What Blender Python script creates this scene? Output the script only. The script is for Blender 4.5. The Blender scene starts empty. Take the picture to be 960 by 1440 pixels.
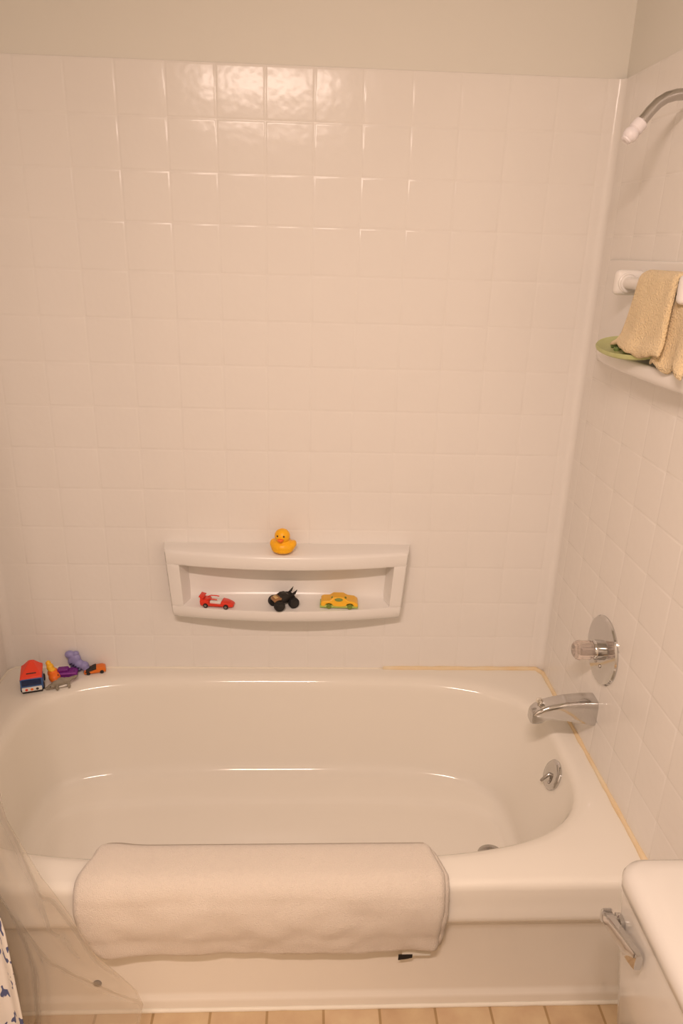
import bpy, bmesh, math, random
from mathutils import Vector, Matrix, noise
S = bpy.context.scene
COL = S.collection
PI = math.pi
ZO = 1.838            # height of the tile panel's top edge above the floor
P = 0.108             # tile pitch
XR, XL = 0.145, -1.379    # right and left walls
YF = -2.92            # wall behind the camera
RIM = 0.330           # tub rim height
random.seed(4)

# ------------------------------------------------------------------ materials
def mat(name, col, rough=0.5, metal=0.0, spec=0.5, coat=0.0, bump=None, trans=0.0, ior=1.45, sheen=0.0, var=None):
    m = bpy.data.materials.new(name); m.use_nodes = True
    nt = m.node_tree; b = nt.nodes['Principled BSDF']
    b.inputs['Base Color'].default_value = (*col, 1)
    b.inputs['Roughness'].default_value = rough
    b.inputs['Metallic'].default_value = metal
    b.inputs['Specular IOR Level'].default_value = spec
    b.inputs['Coat Weight'].default_value = coat
    b.inputs['Coat Roughness'].default_value = 0.08
    b.inputs['Transmission Weight'].default_value = trans
    b.inputs['IOR'].default_value = ior
    b.inputs['Sheen Weight'].default_value = sheen
    tc = nt.nodes.new('ShaderNodeTexCoord')
    if bump:
        scale, strength, dist = bump[:3]
        n = nt.nodes.new('ShaderNodeTexNoise'); n.inputs['Scale'].default_value = scale
        n.inputs['Detail'].default_value = bump[3] if len(bump) > 3 else 2.0
        bp = nt.nodes.new('ShaderNodeBump'); bp.inputs['Strength'].default_value = strength
        bp.inputs['Distance'].default_value = dist
        nt.links.new(tc.outputs['Object'], n.inputs['Vector'])
        nt.links.new(n.outputs['Fac'], bp.inputs['Height'])
        nt.links.new(bp.outputs['Normal'], b.inputs['Normal'])
        if coat: nt.links.new(bp.outputs['Normal'], b.inputs['Coat Normal'])
    if var:
        col2, scale = var
        n2 = nt.nodes.new('ShaderNodeTexNoise'); n2.inputs['Scale'].default_value = scale
        n2.inputs['Detail'].default_value = 4
        cr = nt.nodes.new('ShaderNodeValToRGB')
        cr.color_ramp.elements[0].position = 0.35; cr.color_ramp.elements[1].position = 0.68
        cr.color_ramp.elements[0].color = (*col, 1); cr.color_ramp.elements[1].color = (*col2, 1)
        nt.links.new(tc.outputs['Object'], n2.inputs['Vector'])
        nt.links.new(n2.outputs['Fac'], cr.inputs['Fac'])
        nt.links.new(cr.outputs['Color'], b.inputs['Base Color'])
    return m

M = {}
M['paint'] = mat('wall paint', (0.80, 0.775, 0.70), 0.65, spec=0.3, bump=(220, 0.10, 0.001))
M['ceiling'] = mat('ceiling paint', (0.82, 0.80, 0.76), 0.8, spec=0.2)
M['tile'] = mat('glossy tile panel', (0.86, 0.825, 0.775), 0.19, spec=0.30, bump=(40, 0.45, 0.0014, 1.2))
M['shelfplastic'] = mat('satin white plastic', (0.86, 0.83, 0.785), 0.22, spec=0.45, bump=(50, 0.05, 0.001))
M['enamel'] = mat('tub enamel', (0.87, 0.825, 0.735), 0.10, spec=0.5, bump=(16, 0.05, 0.002, 1.0))
M['china'] = mat('toilet china', (0.69, 0.655, 0.60), 0.12, spec=0.5)
M['caulk'] = mat('yellowed caulk', (0.82, 0.63, 0.38), 0.6, var=((0.85, 0.72, 0.50), 14))
M['whitecaulk'] = mat('white caulk', (0.86, 0.80, 0.68), 0.5)
M['chrome'] = mat('chrome', (0.62, 0.61, 0.60), 0.08, 1.0)
M['brightchrome'] = mat('bright chrome', (0.86, 0.83, 0.76), 0.14, 1.0)
M['brushed'] = mat('worn chrome', (0.52, 0.50, 0.48), 0.20, 1.0)
M['dark'] = mat('dark hole', (0.035, 0.028, 0.022), 0.6)
M['plug'] = mat('grey plug', (0.16, 0.14, 0.115), 0.6)
M['acrylic'] = mat('clear acrylic handle', (0.96, 0.86, 0.80), 0.06, trans=0.85, ior=1.42)
M['whiteplastic'] = mat('white plastic fitting', (0.84, 0.80, 0.81), 0.35)
M['terry'] = mat('cream terry cloth', (0.80, 0.715, 0.615), 0.95, spec=0.1, sheen=0.35, bump=(520, 0.8, 0.003, 3))
M['washcloth'] = mat('tan terry cloth', (0.93, 0.735, 0.44), 0.95, spec=0.1, sheen=0.3, bump=(300, 1.0, 0.006, 3))
M['label'] = mat('pale label', (0.80, 0.78, 0.70), 0.6)
M['blackcloth'] = mat('black tag', (0.012, 0.009, 0.007), 0.8)
M['green'] = mat('pale green rubber', (0.50, 0.52, 0.22), 0.5, var=((0.55, 0.57, 0.27), 30))
M['darkgreen'] = mat('green rubber', (0.17, 0.24, 0.07), 0.4)
M['duck'] = mat('yellow vinyl', (1.0, 0.50, 0.015), 0.38, spec=0.4)
M['orange'] = mat('orange plastic', (0.95, 0.20, 0.02), 0.35)
M['orange2'] = mat('orange toy paint', (0.80, 0.19, 0.02), 0.35)
M['red'] = mat('red toy plastic', (0.83, 0.055, 0.028), 0.33)
M['redbright'] = mat('bright red plastic', (0.90, 0.07, 0.03), 0.4)
M['yellow'] = mat('yellow toy plastic', (0.97, 0.52, 0.03), 0.35)
M['lime'] = mat('green toy plastic', (0.46, 0.58, 0.13), 0.4)
M['limedark'] = mat('dark green toy plastic', (0.20, 0.27, 0.05), 0.4)
M['black'] = mat('black toy plastic', (0.022, 0.019, 0.017), 0.42)
M['tyre'] = mat('black tyre', (0.018, 0.016, 0.015), 0.65)
M['hub'] = mat('grey hub', (0.30, 0.28, 0.26), 0.35, 0.6)
M['brownpaint'] = mat('brown gold toy paint', (0.38, 0.20, 0.09), 0.4)
M['goldpaint'] = mat('pale gold toy paint', (0.72, 0.50, 0.22), 0.4)
M['white'] = mat('white toy plastic', (0.85, 0.82, 0.77), 0.4)
M['blue'] = mat('blue toy plastic', (0.045, 0.13, 0.36), 0.4)
M['navy'] = mat('navy toy glass', (0.012, 0.028, 0.10), 0.15)
M['purple'] = mat('purple toy plastic', (0.19, 0.022, 0.24), 0.4)
M['purple2'] = mat('light purple toy plastic', (0.30, 0.05, 0.36), 0.4)
M['grey'] = mat('grey rubber', (0.26, 0.22, 0.165), 0.5, var=((0.34, 0.30, 0.235), 40))
M['lavender'] = mat('lavender vinyl', (0.31, 0.29, 0.56), 0.42)
M['stripe'] = mat('dark purple paint', (0.035, 0.022, 0.085), 0.5)

# printed fabric curtain
def curtain_mat():
    m = bpy.data.materials.new('printed curtain fabric'); m.use_nodes = True
    nt = m.node_tree; b = nt.nodes['Principled BSDF']; L = nt.links
    b.inputs['Roughness'].default_value = 0.85
    uv = nt.nodes.new('ShaderNodeTexCoord')
    n = nt.nodes.new('ShaderNodeTexNoise'); n.inputs['Scale'].default_value = 40; n.inputs['Detail'].default_value = 1
    n2 = nt.nodes.new('ShaderNodeTexNoise'); n2.inputs['Scale'].default_value = 7.5; n2.inputs['Detail'].default_value = 1
    L.new(uv.outputs['UV'], n.inputs['Vector']); L.new(uv.outputs['UV'], n2.inputs['Vector'])
    def step(src, v, w=0.02):
        r = nt.nodes.new('ShaderNodeMapRange'); r.inputs['From Min'].default_value = v; r.inputs['From Max'].default_value = v+w
        L.new(src, r.inputs['Value']); return r.outputs['Result']
    a = step(n.outputs['Fac'], 0.575); c = step(n2.outputs['Fac'], 0.47)
    mul = nt.nodes.new('ShaderNodeMath'); mul.operation = 'MULTIPLY'; L.new(a, mul.inputs[0]); L.new(c, mul.inputs[1])
    mx = nt.nodes.new('ShaderNodeMix'); mx.data_type = 'RGBA'
    mx.inputs['A'].default_value = (0.82, 0.79, 0.74, 1); mx.inputs['B'].default_value = (0.09, 0.11, 0.24, 1)
    L.new(mul.outputs[0], mx.inputs['Factor']); L.new(mx.outputs['Result'], b.inputs['Base Color'])
    return m
M['print'] = curtain_mat()

def liner_mat():
    m = bpy.data.materials.new('clear vinyl liner'); m.use_nodes = True
    nt = m.node_tree; L = nt.links; nt.nodes.clear()
    out = nt.nodes.new('ShaderNodeOutputMaterial')
    tr = nt.nodes.new('ShaderNodeBsdfTransparent'); tr.inputs['Color'].default_value = (0.97, 0.95, 0.92, 1)
    d = nt.nodes.new('ShaderNodeBsdfDiffuse'); d.inputs['Color'].default_value = (0.80, 0.76, 0.70, 1)
    tl = nt.nodes.new('ShaderNodeBsdfTranslucent'); tl.inputs['Color'].default_value = (0.80, 0.76, 0.70, 1)
    g = nt.nodes.new('ShaderNodeBsdfGlossy'); g.inputs['Roughness'].default_value = 0.16
    fr = nt.nodes.new('ShaderNodeMapRange'); fr.inputs['From Max'].default_value = 1.0; fr.inputs['To Min'].default_value = 0.025; fr.inputs['To Max'].default_value = 0.22
    lw = nt.nodes.new('ShaderNodeLayerWeight'); lw.inputs['Blend'].default_value = 0.32
    mr = nt.nodes.new('ShaderNodeMapRange')
    L.new(lw.outputs['Facing'], fr.inputs['Value'])
    mr.inputs['From Min'].default_value = 0.0; mr.inputs['From Max'].default_value = 0.85
    mr.inputs['To Min'].default_value = 0.10; mr.inputs['To Max'].default_value = 0.62
    L.new(lw.outputs['Facing'], mr.inputs['Value'])
    dm = nt.nodes.new('ShaderNodeMixShader'); dm.inputs[0].default_value = 0.35
    L.new(d.outputs[0], dm.inputs[1]); L.new(tl.outputs[0], dm.inputs[2])
    m1 = nt.nodes.new('ShaderNodeMixShader'); L.new(mr.outputs[0], m1.inputs[0])
    L.new(tr.outputs[0], m1.inputs[1]); L.new(dm.outputs[0], m1.inputs[2])
    m2 = nt.nodes.new('ShaderNodeMixShader'); L.new(fr.outputs[0], m2.inputs[0])
    L.new(m1.outputs[0], m2.inputs[1]); L.new(g.outputs[0], m2.inputs[2])
    L.new(m2.outputs[0], out.inputs['Surface'])
    return m
M['liner'] = liner_mat()

def floor_mat():
    m = bpy.data.materials.new('tile pattern vinyl'); m.use_nodes = True
    nt = m.node_tree; b = nt.nodes['Principled BSDF']; L = nt.links
    b.inputs['Roughness'].default_value = 0.35
    tc = nt.nodes.new('ShaderNodeTexCoord')
    mp = nt.nodes.new('ShaderNodeMapping'); mp.inputs['Location'].default_value = (0.038, 0.012, 0)
    L.new(tc.outputs['Object'], mp.inputs['Vector'])
    br = nt.nodes.new('ShaderNodeTexBrick'); br.offset = 0.5; br.squash = 0.45; br.squash_frequency = 2
    br.inputs['Scale'].default_value = 1.0; br.inputs['Brick Width'].default_value = 0.115; br.inputs['Row Height'].default_value = 0.115
    br.inputs['Mortar Size'].default_value = 0.0032; br.inputs['Mortar Smooth'].default_value = 0.4
    br.inputs['Color1'].default_value = (0.60, 0.43, 0.255, 1); br.inputs['Color2'].default_value = (0.66, 0.49, 0.30, 1)
    br.inputs['Mortar'].default_value = (0.40, 0.26, 0.12, 1)
    n = nt.nodes.new('ShaderNodeTexNoise'); n.inputs['Scale'].default_value = 18; n.inputs['Detail'].default_value = 5
    L.new(mp.outputs[0], br.inputs['Vector']); L.new(tc.outputs['Object'], n.inputs['Vector'])
    mx = nt.nodes.new('ShaderNodeMix'); mx.data_type = 'RGBA'; mx.blend_type = 'OVERLAY'; mx.inputs['Factor'].default_value = 0.35
    L.new(br.outputs['Color'], mx.inputs['A']); L.new(n.outputs['Fac'], mx.inputs['B'])
    L.new(mx.outputs['Result'], b.inputs['Base Color'])
    return m
M['floor'] = floor_mat()

# ------------------------------------------------------------------ helpers
def new_obj(name, bm, m, parent=None, smooth=True, angle=40, mods=()):
    me = bpy.data.meshes.new(name)
    bmesh.ops.recalc_face_normals(bm, faces=bm.faces)
    bm.to_mesh(me); bm.free()
    if smooth: me.shade_smooth()
    o = bpy.data.objects.new(name, me); COL.objects.link(o)
    me.materials.append(m)
    if parent: o.parent = parent
    if smooth and angle:
        me.set_sharp_from_angle(angle=math.radians(angle))
    return o
def thing(name, label, cat, loc=(0, 0, 0), rz=0.0, group=None):
    o = bpy.data.objects.new(name, None); COL.objects.link(o)
    o.location = loc; o.rotation_euler = (0, 0, rz); o.empty_display_size = 0.02
    o['label'] = label; o['category'] = cat
    if group: o['group'] = group
    return o
def tag(o, label, cat, group=None):
    o['label'] = label; o['category'] = cat
    if group: o['group'] = group
    return o
def struct(o): o['kind'] = 'structure'; return o

def box(bm, lo, hi, bev=0.0, seg=2):
    r = bmesh.ops.create_cube(bm, size=1.0)
    vs = r['verts']
    for v in vs:
        v.co = Vector([lo[i] + (v.co[i]+0.5)*(hi[i]-lo[i]) for i in range(3)])
    if bev:
        es = list({e for v in vs for e in v.link_edges})
        r2 = bmesh.ops.bevel(bm, geom=es, offset=bev, segments=seg, profile=0.5, affect='EDGES')
        vs = list({v for f in r2['faces'] for v in f.verts} | {v for v in vs if v.is_valid})
    return vs
def xform(bm, vs, Mx):
    for v in vs: v.co = Mx @ v.co
def frame(d):
    d = Vector(d).normalized()
    u = d.orthogonal().normalized(); return u, d.cross(u), d
def lathe(bm, prof, n=24, origin=(0, 0, 0), axis=(0, 0, 1), sx=1.0, sy=1.0, up=None):
    """prof: list of (r, h) along axis; closed with caps where r>0 at ends"""
    o = Vector(origin); d = Vector(axis).normalized()
    if up is None: u, w, d = frame(d)
    else:
        u = Vector(up); u = (u - d*u.dot(d)).normalized(); w = d.cross(u)
    rings = []
    for r, h in prof:
        if r < 1e-6: rings.append([bm.verts.new(o + d*h)])
        else: rings.append([bm.verts.new(o + d*h + (u*math.cos(2*PI*k/n)*sx + w*math.sin(2*PI*k/n)*sy)*r) for k in range(n)])
    for A, B in zip(rings, rings[1:]):
        if len(A) == 1 and len(B) == 1: continue
        for k in range(n):
            k2 = (k+1) % n
            if len(A) == 1: bm.faces.new((A[0], B[k], B[k2]))
            elif len(B) == 1: bm.faces.new((A[k], B[0], A[k2]))
            else: bm.faces.new((A[k], B[k], B[k2], A[k2]))
    for Rg in (rings[0], rings[-1]):
        if len(Rg) > 1: bm.faces.new(Rg)
    return [v for R in rings for v in R]
def tube(bm, pts, rad, n=16):
    pts = [Vector(p) for p in pts]
    if not isinstance(rad, (list, tuple)): rad = [rad]*len(pts)
    rings = []; u = None
    for i, p in enumerate(pts):
        t = (pts[min(i+1, len(pts)-1)] - pts[max(i-1, 0)]).normalized()
        u = t.orthogonal().normalized() if u is None else (u - t*u.dot(t)).normalized()
        w = t.cross(u)
        rings.append([bm.verts.new(p + (u*math.cos(2*PI*k/n) + w*math.sin(2*PI*k/n))*rad[i]) for k in range(n)])
    for A, B in zip(rings, rings[1:]):
        for k in range(n): bm.faces.new((A[k], B[k], B[(k+1) % n], A[(k+1) % n]))
    bm.faces.new(rings[0]); bm.faces.new(rings[-1])
    return [v for R in rings for v in R]
def ball(bm, c, r, n=20, m_=12, rot=None):
    res = bmesh.ops.create_uvsphere(bm, u_segments=n, v_segments=m_, radius=1.0)
    sc = r if isinstance(r, (tuple, list)) else (r, r, r)
    Mx = Matrix.Translation(c) @ ((rot or Matrix.Identity(4)) @ Matrix.Diagonal((*sc, 1)))
    for v in res['verts']: v.co = Mx @ v.co
    return res['verts']
def blob(name, balls, m, parent, voxel=0.0016, smooth=4):
    """one continuous body: overlapping ellipsoids fused by a voxel remesh"""
    bm = bmesh.new()
    for b in balls: ball(bm, b[0], b[1], rot=b[2] if len(b) > 2 else None)
    o = new_obj(name, bm, m, parent, angle=None)
    r = o.modifiers.new('fuse', 'REMESH'); r.mode = 'VOXEL'; r.voxel_size = voxel; r.use_smooth_shade = True
    s = o.modifiers.new('soften', 'SMOOTH'); s.iterations = smooth; s.factor = 0.6
    return o
def grid(bm, pts, close_u=False):
    """pts[i][j] -> quads"""
    V = [[bm.verts.new(p) for p in row] for row in pts]
    ni = len(V)
    for i in range(ni if close_u else ni-1):
        A, B = V[i], V[(i+1) % ni]
        for j in range(len(A)-1): bm.faces.new((A[j], B[j], B[j+1], A[j+1]))
    return V
def prism(bm, prof, w, bev=0.0, seg=2, taper=None):
    """side profile (x,z) extruded across y, centred; returns verts"""
    A = [bm.verts.new((x, -w/2, z)) for x, z in prof]; B = [bm.verts.new((x, w/2, z)) for x, z in prof]
    if taper:
        for v in A+B: v.co.y *= taper(v.co.x, v.co.z)
    fs = [bm.faces.new(A), bm.faces.new(B)]
    n = len(prof)
    for k in range(n): fs.append(bm.faces.new((A[k], A[(k+1) % n], B[(k+1) % n], B[k])))
    vs = A+B
    if bev:
        es = list({e for f in fs for e in f.edges})
        r = bmesh.ops.bevel(bm, geom=es, offset=bev, segments=seg, profile=0.5, affect='EDGES')
        vs = list({v for v in bm.verts if v.is_valid})
    return vs

# ------------------------------------------------------------------ setting
bm = bmesh.new(); box(bm, (XL-0.3, YF-0.1, -0.06), (XR+0.3, 0.1, 0.0))
struct(new_obj('floor', bm, M['floor'], smooth=False))
bm = bmesh.new(); box(bm, (XL-0.1, YF-0.1, 2.44), (XR+0.1, 0.1, 2.5))
struct(new_obj('ceiling', bm, M['ceiling'], smooth=False))
bm = bmesh.new(); box(bm, (XL-0.1, 0.004, 0), (XR+0.1, 0.1, 2.44))
wall_back = struct(new_obj('wall_back', bm, M['paint'], smooth=False))
bm = bmesh.new(); box(bm, (XR+0.004, YF, 0), (XR+0.1, 0.004, 2.44))
wall_right = struct(new_obj('wall_right', bm, M['paint'], smooth=False))
bm = bmesh.new(); box(bm, (XL-0.1, YF, 0), (XL-0.004, 0.004, 2.44))
wall_left = struct(new_obj('wall_left', bm, M['paint'], smooth=False))
bm = bmesh.new(); box(bm, (XL-0.1, YF-0.1, 0), (XR+0.1, YF, 2.44))
struct(new_obj('wall_front', bm, M['paint'], smooth=False))

def tile_panel(name, us, vs, place, parent, cove):
    """embossed square tiles; us, vs = cell boundaries; place(u, v, h) -> point, h = height out of the wall"""
    bm = bmesh.new()
    rings = ((0.0, -0.0010), (0.0010, -0.0009), (0.0024, -0.00035), (0.0040, -0.00008), (0.0058, 0.0))
    cache = {}
    for u0, u1 in zip(us, us[1:]):
        for v0, v1 in zip(vs, vs[1:]):
            prev = None
            mx = min(u1-u0, v1-v0)/2*0.9
            for ins, h in rings:
                i = min(ins, mx)
                c = [place(a, b, 0.0 if min(abs(a-cove_u) for cove_u in cove) < 0.0065 else h) for a, b in ((u0+i, v0+i), (u1-i, v0+i), (u1-i, v1-i), (u0+i, v1-i))]
                if ins == 0:
                    cur = []
                    for p in c:
                        k = tuple(round(q, 5) for q in p)
                        if k not in cache: cache[k] = bm.verts.new(p)
                        cur.append(cache[k])
                else: cur = [bm.verts.new(p) for p in c]
                if prev:
                    for k in range(4): bm.faces.new((prev[k], prev[(k+1) % 4], cur[(k+1) % 4], cur[k]))
                prev = cur
            bm.faces.new(prev)
    # rounded lip along the top, back to the painted wall
    vt = vs[-1]
    for h1, h0, d1, d0 in ((-0.0014, -0.0030, 0.0, 0.0012), (-0.0030, -0.0050, 0.0012, 0.0012)):
        a = [bm.verts.new(place(us[0], vt+d1, h1)), bm.verts.new(place(us[-1], vt+d1, h1)),
             bm.verts.new(place(us[-1], vt+d0, h0)), bm.verts.new(place(us[0], vt+d0, h0))]
        bm.faces.new(a)
    return new_obj(name, bm, M['tile'], parent, angle=60)

zs = [RIM-0.004] + [ZO - j*P for j in range(13, -1, -1)]
CO = 0.018    # corner cove radius
us = [XL+CO] + [(i-11)*P for i in range(-1, 13)] + [XR-CO]
tile_panel('tile_panel', us, zs, lambda u, v, h: Vector((u, -h, v)), wall_back, (us[0], us[-1]))
ys = [-CO] + [-0.062 - k*P for k in range(0, 7)] + [-0.818, -0.87]
ys = ys[::-1]
tile_panel('tile_panel', ys, zs, lambda u, v, h: Vector((XR-h, u, v)), wall_right, (ys[-1],))
tile_panel('tile_panel', ys, zs, lambda u, v, h: Vector((XL+h, u, v)), wall_left, (ys[-1],))
for sgn, xw, par in ((1, XR, wall_right), (-1, XL, wall_left)):
    bm = bmesh.new(); pts = []
    for k in range(9):
        a = PI/2*k/8
        pts.append([Vector((xw - sgn*CO*(1-math.sin(a)), -CO*(1-math.cos(a)), z)) for z in
                    [RIM-0.004]+[ZO - j*P for j in range(13, -1, -1)]])
    grid(bm, pts); new_obj('corner_cove', bm, M['tile'], par, angle=None)

# ------------------------------------------------------------------ bathtub
tub = thing('bathtub', 'cream enamelled bathtub with rounded basin along the tiled back wall', 'bathtub', (0, 0, 0))
def outline(xl, xr, yb, yf, n):
    cx, cy = -0.59, -0.367
    def f(c, s):
        a = (xr-cx) if c > 0 else (cx-xl); b = (yb-cy) if s > 0 else (cy-yf)
        k = n*(1+0.28*max(0.0, -c)) if c < 0 else n
        r = (abs(c/a)**k + abs(s/b)**k)**(-1.0/k)
        return cx + r*c, cy + r*s
    return f
RX0, RX1, RY0, RY1 = XL+0.003, XR-0.003, -0.738, -0.003
def rect(c, s):
    cx, cy = -0.59, -0.367
    t = min((RX1-cx)/c if c > 1e-9 else ((RX0-cx)/c if c < -1e-9 else 1e9),
            (RY1-cy)/s if s > 1e-9 else ((RY0-cy)/s if s < -1e-9 else 1e9))
    return cx+t*c, cy+t*s
angs = [2*PI*k/160 for k in range(160)]
for X in (RX0, RX1):
    for Y in (RY0, RY1): angs.append(math.atan2(Y+0.367, X+0.59) % (2*PI))
angs = sorted(angs)
RG = [(rect, 0.330)]
def add(xl, xr, yb, yf, n, z): RG.append((outline(xl, xr, yb, yf, n), z))
add(-1.318, 0.122, -0.024, -0.714, 3.8, 0.330)
add(-1.300, 0.104, -0.036, -0.703, 3.6, 0.3298)
add(-1.286, 0.092, -0.046, -0.693, 3.5, 0.327)
add(-1.276, 0.084, -0.054, -0.685, 3.4, 0.321)
add(-1.271, 0.080, -0.059, -0.680, 3.4, 0.312)
add(-1.268, 0.077, -0.063, -0.677, 3.4, 0.298)
for k in range(1, 6):
    t = k/6
    add(-1.268+0.020*t, 0.077-0.072*t, -0.063-0.046*t, -0.677+0.044*t, 3.4+0.2*t, 0.298-0.19*t)
add(-1.248, 0.004, -0.110, -0.632, 3.6, 0.108)
add(-1.245, 0.000, -0.116, -0.626, 3.7, 0.090)
add(-1.240, -0.004, -0.124, -0.619, 3.8, 0.077)
add(-1.232, -0.010, -0.135, -0.609, 3.9, 0.069)
add(-1.222, -0.016, -0.150, -0.595, 4.0, 0.0645)
add(-1.212, -0.021, -0.185, -0.560, 4.0, 0.0610)
add(-1.204, -0.024, -0.212, -0.534, 4.0, 0.0590)
add(-1.199, -0.027, -0.222, -0.522, 4.0, 0.0565)
add(-1.193, -0.031, -0.230, -0.512, 4.0, 0.0525)
add(-1.185, -0.036, -0.240, -0.500, 4.0, 0.0505)
add(-1.160, -0.050, -0.262, -0.480, 3.8, 0.0500)
for sc in (0.75, 0.5, 0.25):
    add(-0.59-0.57*sc, -0.59+0.54*sc, -0.367+0.105*sc, -0.367-0.113*sc, 3.0, 0.0500)
bm = bmesh.new()
V = []
for f, z in RG:
    V.append([bm.verts.new((*f(math.cos(a), math.sin(a)), z)) for a in angs])
for A, B in zip(V, V[1:]):
    n = len(A)
    for k in range(n): bm.faces.new((A[k], A[(k+1) % n], B[(k+1) % n], B[k]))
bm.faces.new(V[-1])
# front apron: continues from the front edge of the deck
front = sorted([v for v in V[0] if abs(v.co.y-RY0) < 1e-4], key=lambda v: v.co.x)
prof = [(-0.7445, 0.3292), (-0.7510, 0.3262), (-0.7555, 0.3205), (-0.7575, 0.312), (-0.7590, 0.288), (-0.7615, 0.268), (-0.7645, 0.254),
        (-0.7650, 0.246), (-0.7635, 0.240), (-0.7585, 0.232), (-0.7530, 0.224), (-0.7490, 0.214), (-0.7470, 0.200),
        (-0.7480, 0.12), (-0.7500, 0.045), (-0.7510, 0.036), (-0.7550, 0.030), (-0.7565, 0.022), (-0.7570, 0.0)]
prev = front
for y, z in prof:
    cur = [bm.verts.new((v.co.x, y, z)) for v in front]
    for k in range(len(cur)-1): bm.faces.new((prev[k], prev[k+1], cur[k+1], cur[k]))
    prev = cur
new_obj('tub_shell', bm, M['enamel'], tub, angle=None)
# overflow plate on the sloping end wall
sl = Vector((-0.93, 0, 0.36)).normalized()   # wall normal at the tap end
up = Vector((0.36, 0, 0.93)).normalized()
oc = Vector((0.066, -0.385, 0.272))
bm = bmesh.new(); lathe(bm, [(0.037, 0.0), (0.037, 0.004), (0.034, 0.0075), (0.024, 0.0095), (0.012, 0.008), (0, 0.0078)], 32, oc, sl, up=up)
ov = new_obj('overflow_plate', bm, M['chrome'], tub)
bm = bmesh.new()
tube(bm, [oc+sl*0.004, oc+sl*0.011+up*-0.001, oc+sl*0.015+up*-0.008], [0.005, 0.0048, 0.0040], 12)
tube(bm, [oc+sl*0.013+up*-0.005, oc+sl*0.018+up*-0.016, oc+sl*0.021+up*-0.026], [0.0040, 0.0040, 0.0032], 10)
new_obj('trip_lever', bm, M['brushed'], ov)
bm = bmesh.new()
for s in (-1, 1): ball(bm, oc+sl*0.0085+Vector((0, 1, 0))*s*0.012-up*0.016, (0.003, 0.003, 0.003), 10, 8)
new_obj('screw', bm, M['brushed'], ov)
# drain
dc = (-0.073, -0.415, 0.0500)
bm = bmesh.new(); lathe(bm, [(0.034, 0.0), (0.034, 0.002), (0.030, 0.0042), (0.024, 0.0034), (0.021, 0.0012), (0.0, 0.0010)], 32, dc)
dr = new_obj('drain', bm, M['brushed'], tub)
bm = bmesh.new(); lathe(bm, [(0.019, 0.0012), (0.018, 0.0022), (0, 0.0024)], 24, dc)
new_obj('drain_hole', bm, M['dark'], dr)
# plug in the apron
bm = bmesh.new(); lathe(bm, [(0.0085, -0.002), (0.0085, 0.0015), (0.007, 0.0026), (0.0, 0.003)], 20, (-0.952, -0.7493, 0.072), (0, -1, 0))
new_obj('apron_plug', bm, M['plug'], tub)

# caulk beads
def bead(name, pts, r, m, wob=0.0):
    P_ = []
    for (a, b) in zip(pts, pts[1:]):
        a, b = Vector(a), Vector(b); n = max(2, int((b-a).length/0.02))
        P_ += [a.lerp(b, k/n) for k in range(n)]
    P_.append(Vector(pts[-1]))
    bm = bmesh.new()
    tube(bm, P_, [r*(1+wob*noise.noise(p*25)) for p in P_], 8)
    return new_obj(name, bm, m, angle=None)
struct(bead('trim_1', [(XR-0.0015, -0.756, RIM+0.001), (XR-0.0015, -0.03, RIM+0.001), (XR-0.018, -0.003, RIM+0.001), (-0.32, -0.001, RIM+0.001)], 0.0064, M['caulk'], 0.5))
struct(bead('trim_2', [(-0.32, -0.001, RIM), (XL+0.018, -0.001, RIM), (XL+0.001, -0.02, RIM), (XL+0.001, -0.756, RIM)], 0.0034, M['whitecaulk'], 0.3))
struct(bead('trim_3', [(XL+0.002, -0.758, 0.002), (XR-0.002, -0.758, 0.002)], 0.0046, M['whitecaulk'], 0.25))

# ------------------------------------------------------------------ soap niche on the back wall
SX, HW = -0.5955, 0.3180
def bow(t): return 0.056 + 0.034*(1-t*t)       # how far the front stands off the wall, t in -1..1
def lerp(a, b, t): return a+(b-a)*t
def make_niche():
    bm = bmesh.new()
    N = 40
    zt, zb = 0.719, 0.519
    rows = []
    # closed section loop around the unit for each x; the recess is cut between z0 and z1
    for i in range(N+1):
        t = -1 + 2*i/N
        hw_top, hw_bot = HW, HW-0.014
        d = bow(t)
        # recess only for |t| < 0.90
        e = max(0.0, min(1.0, (0.905-abs(t))/0.035)); e = e*e*(3-2*e)
        sec = [(0.0, zt), (d*0.45, zt), (d*0.86, zt-0.0005), (d*0.955, zt-0.0025), (d, zt-0.009)]
        zo1, zo0 = 0.678, 0.560       # opening
        depth = (d-0.006)*e
        sec += [(d, zo1+0.006), (d-0.0015, zo1+0.0015), (d-min(depth, 0.006), zo1), (d-depth*0.93, zo1-0.006*e), (d-depth, zo1-0.014),
                (d-depth, zo0+0.055), (d-depth*0.97, zo0+0.030), (d-depth*0.88, zo0+0.011), (d-depth*0.70, zo0+0.003),
                (d-min(depth, 0.010), zo0), (d-0.0015, zo0-0.0015), (d, zo0-0.006)]
        sec += [(d, zb+0.022), (d-0.003, zb+0.010), (d*0.82, zb+0.002), (d*0.5, zb), (0.0, zb-0.004)]
        row = []
        for dd, z in sec:
            k = (zt-z)/(zt-zb)
            hw = lerp(hw_top, hw_bot, k) + (0.006 if dd < d*0.5 else 0)*0.5
            row.append(Vector((SX + t*hw, -dd, z)))
        rows.append(row)
    V_ = grid(bm, rows)
    # rounded end cheeks: pull toward the wall
    for side, R in ((-1, V_[0]), (1, V_[-1])):
        m1 = [bm.verts.new((v.co.x + side*0.005, v.co.y*0.82, v.co.z + (0.0 if v.co.z > 0.6 else 0.002))) for v in R]
        m2 = [bm.verts.new((v.co.x + side*0.009, 0.001, v.co.z)) for v in R]
        for A, B in ((R, m1), (m1, m2)):
            for k in range(len(A)-1): bm.faces.new((A[k], A[k+1], B[k+1], B[k]))
    return bm
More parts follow.
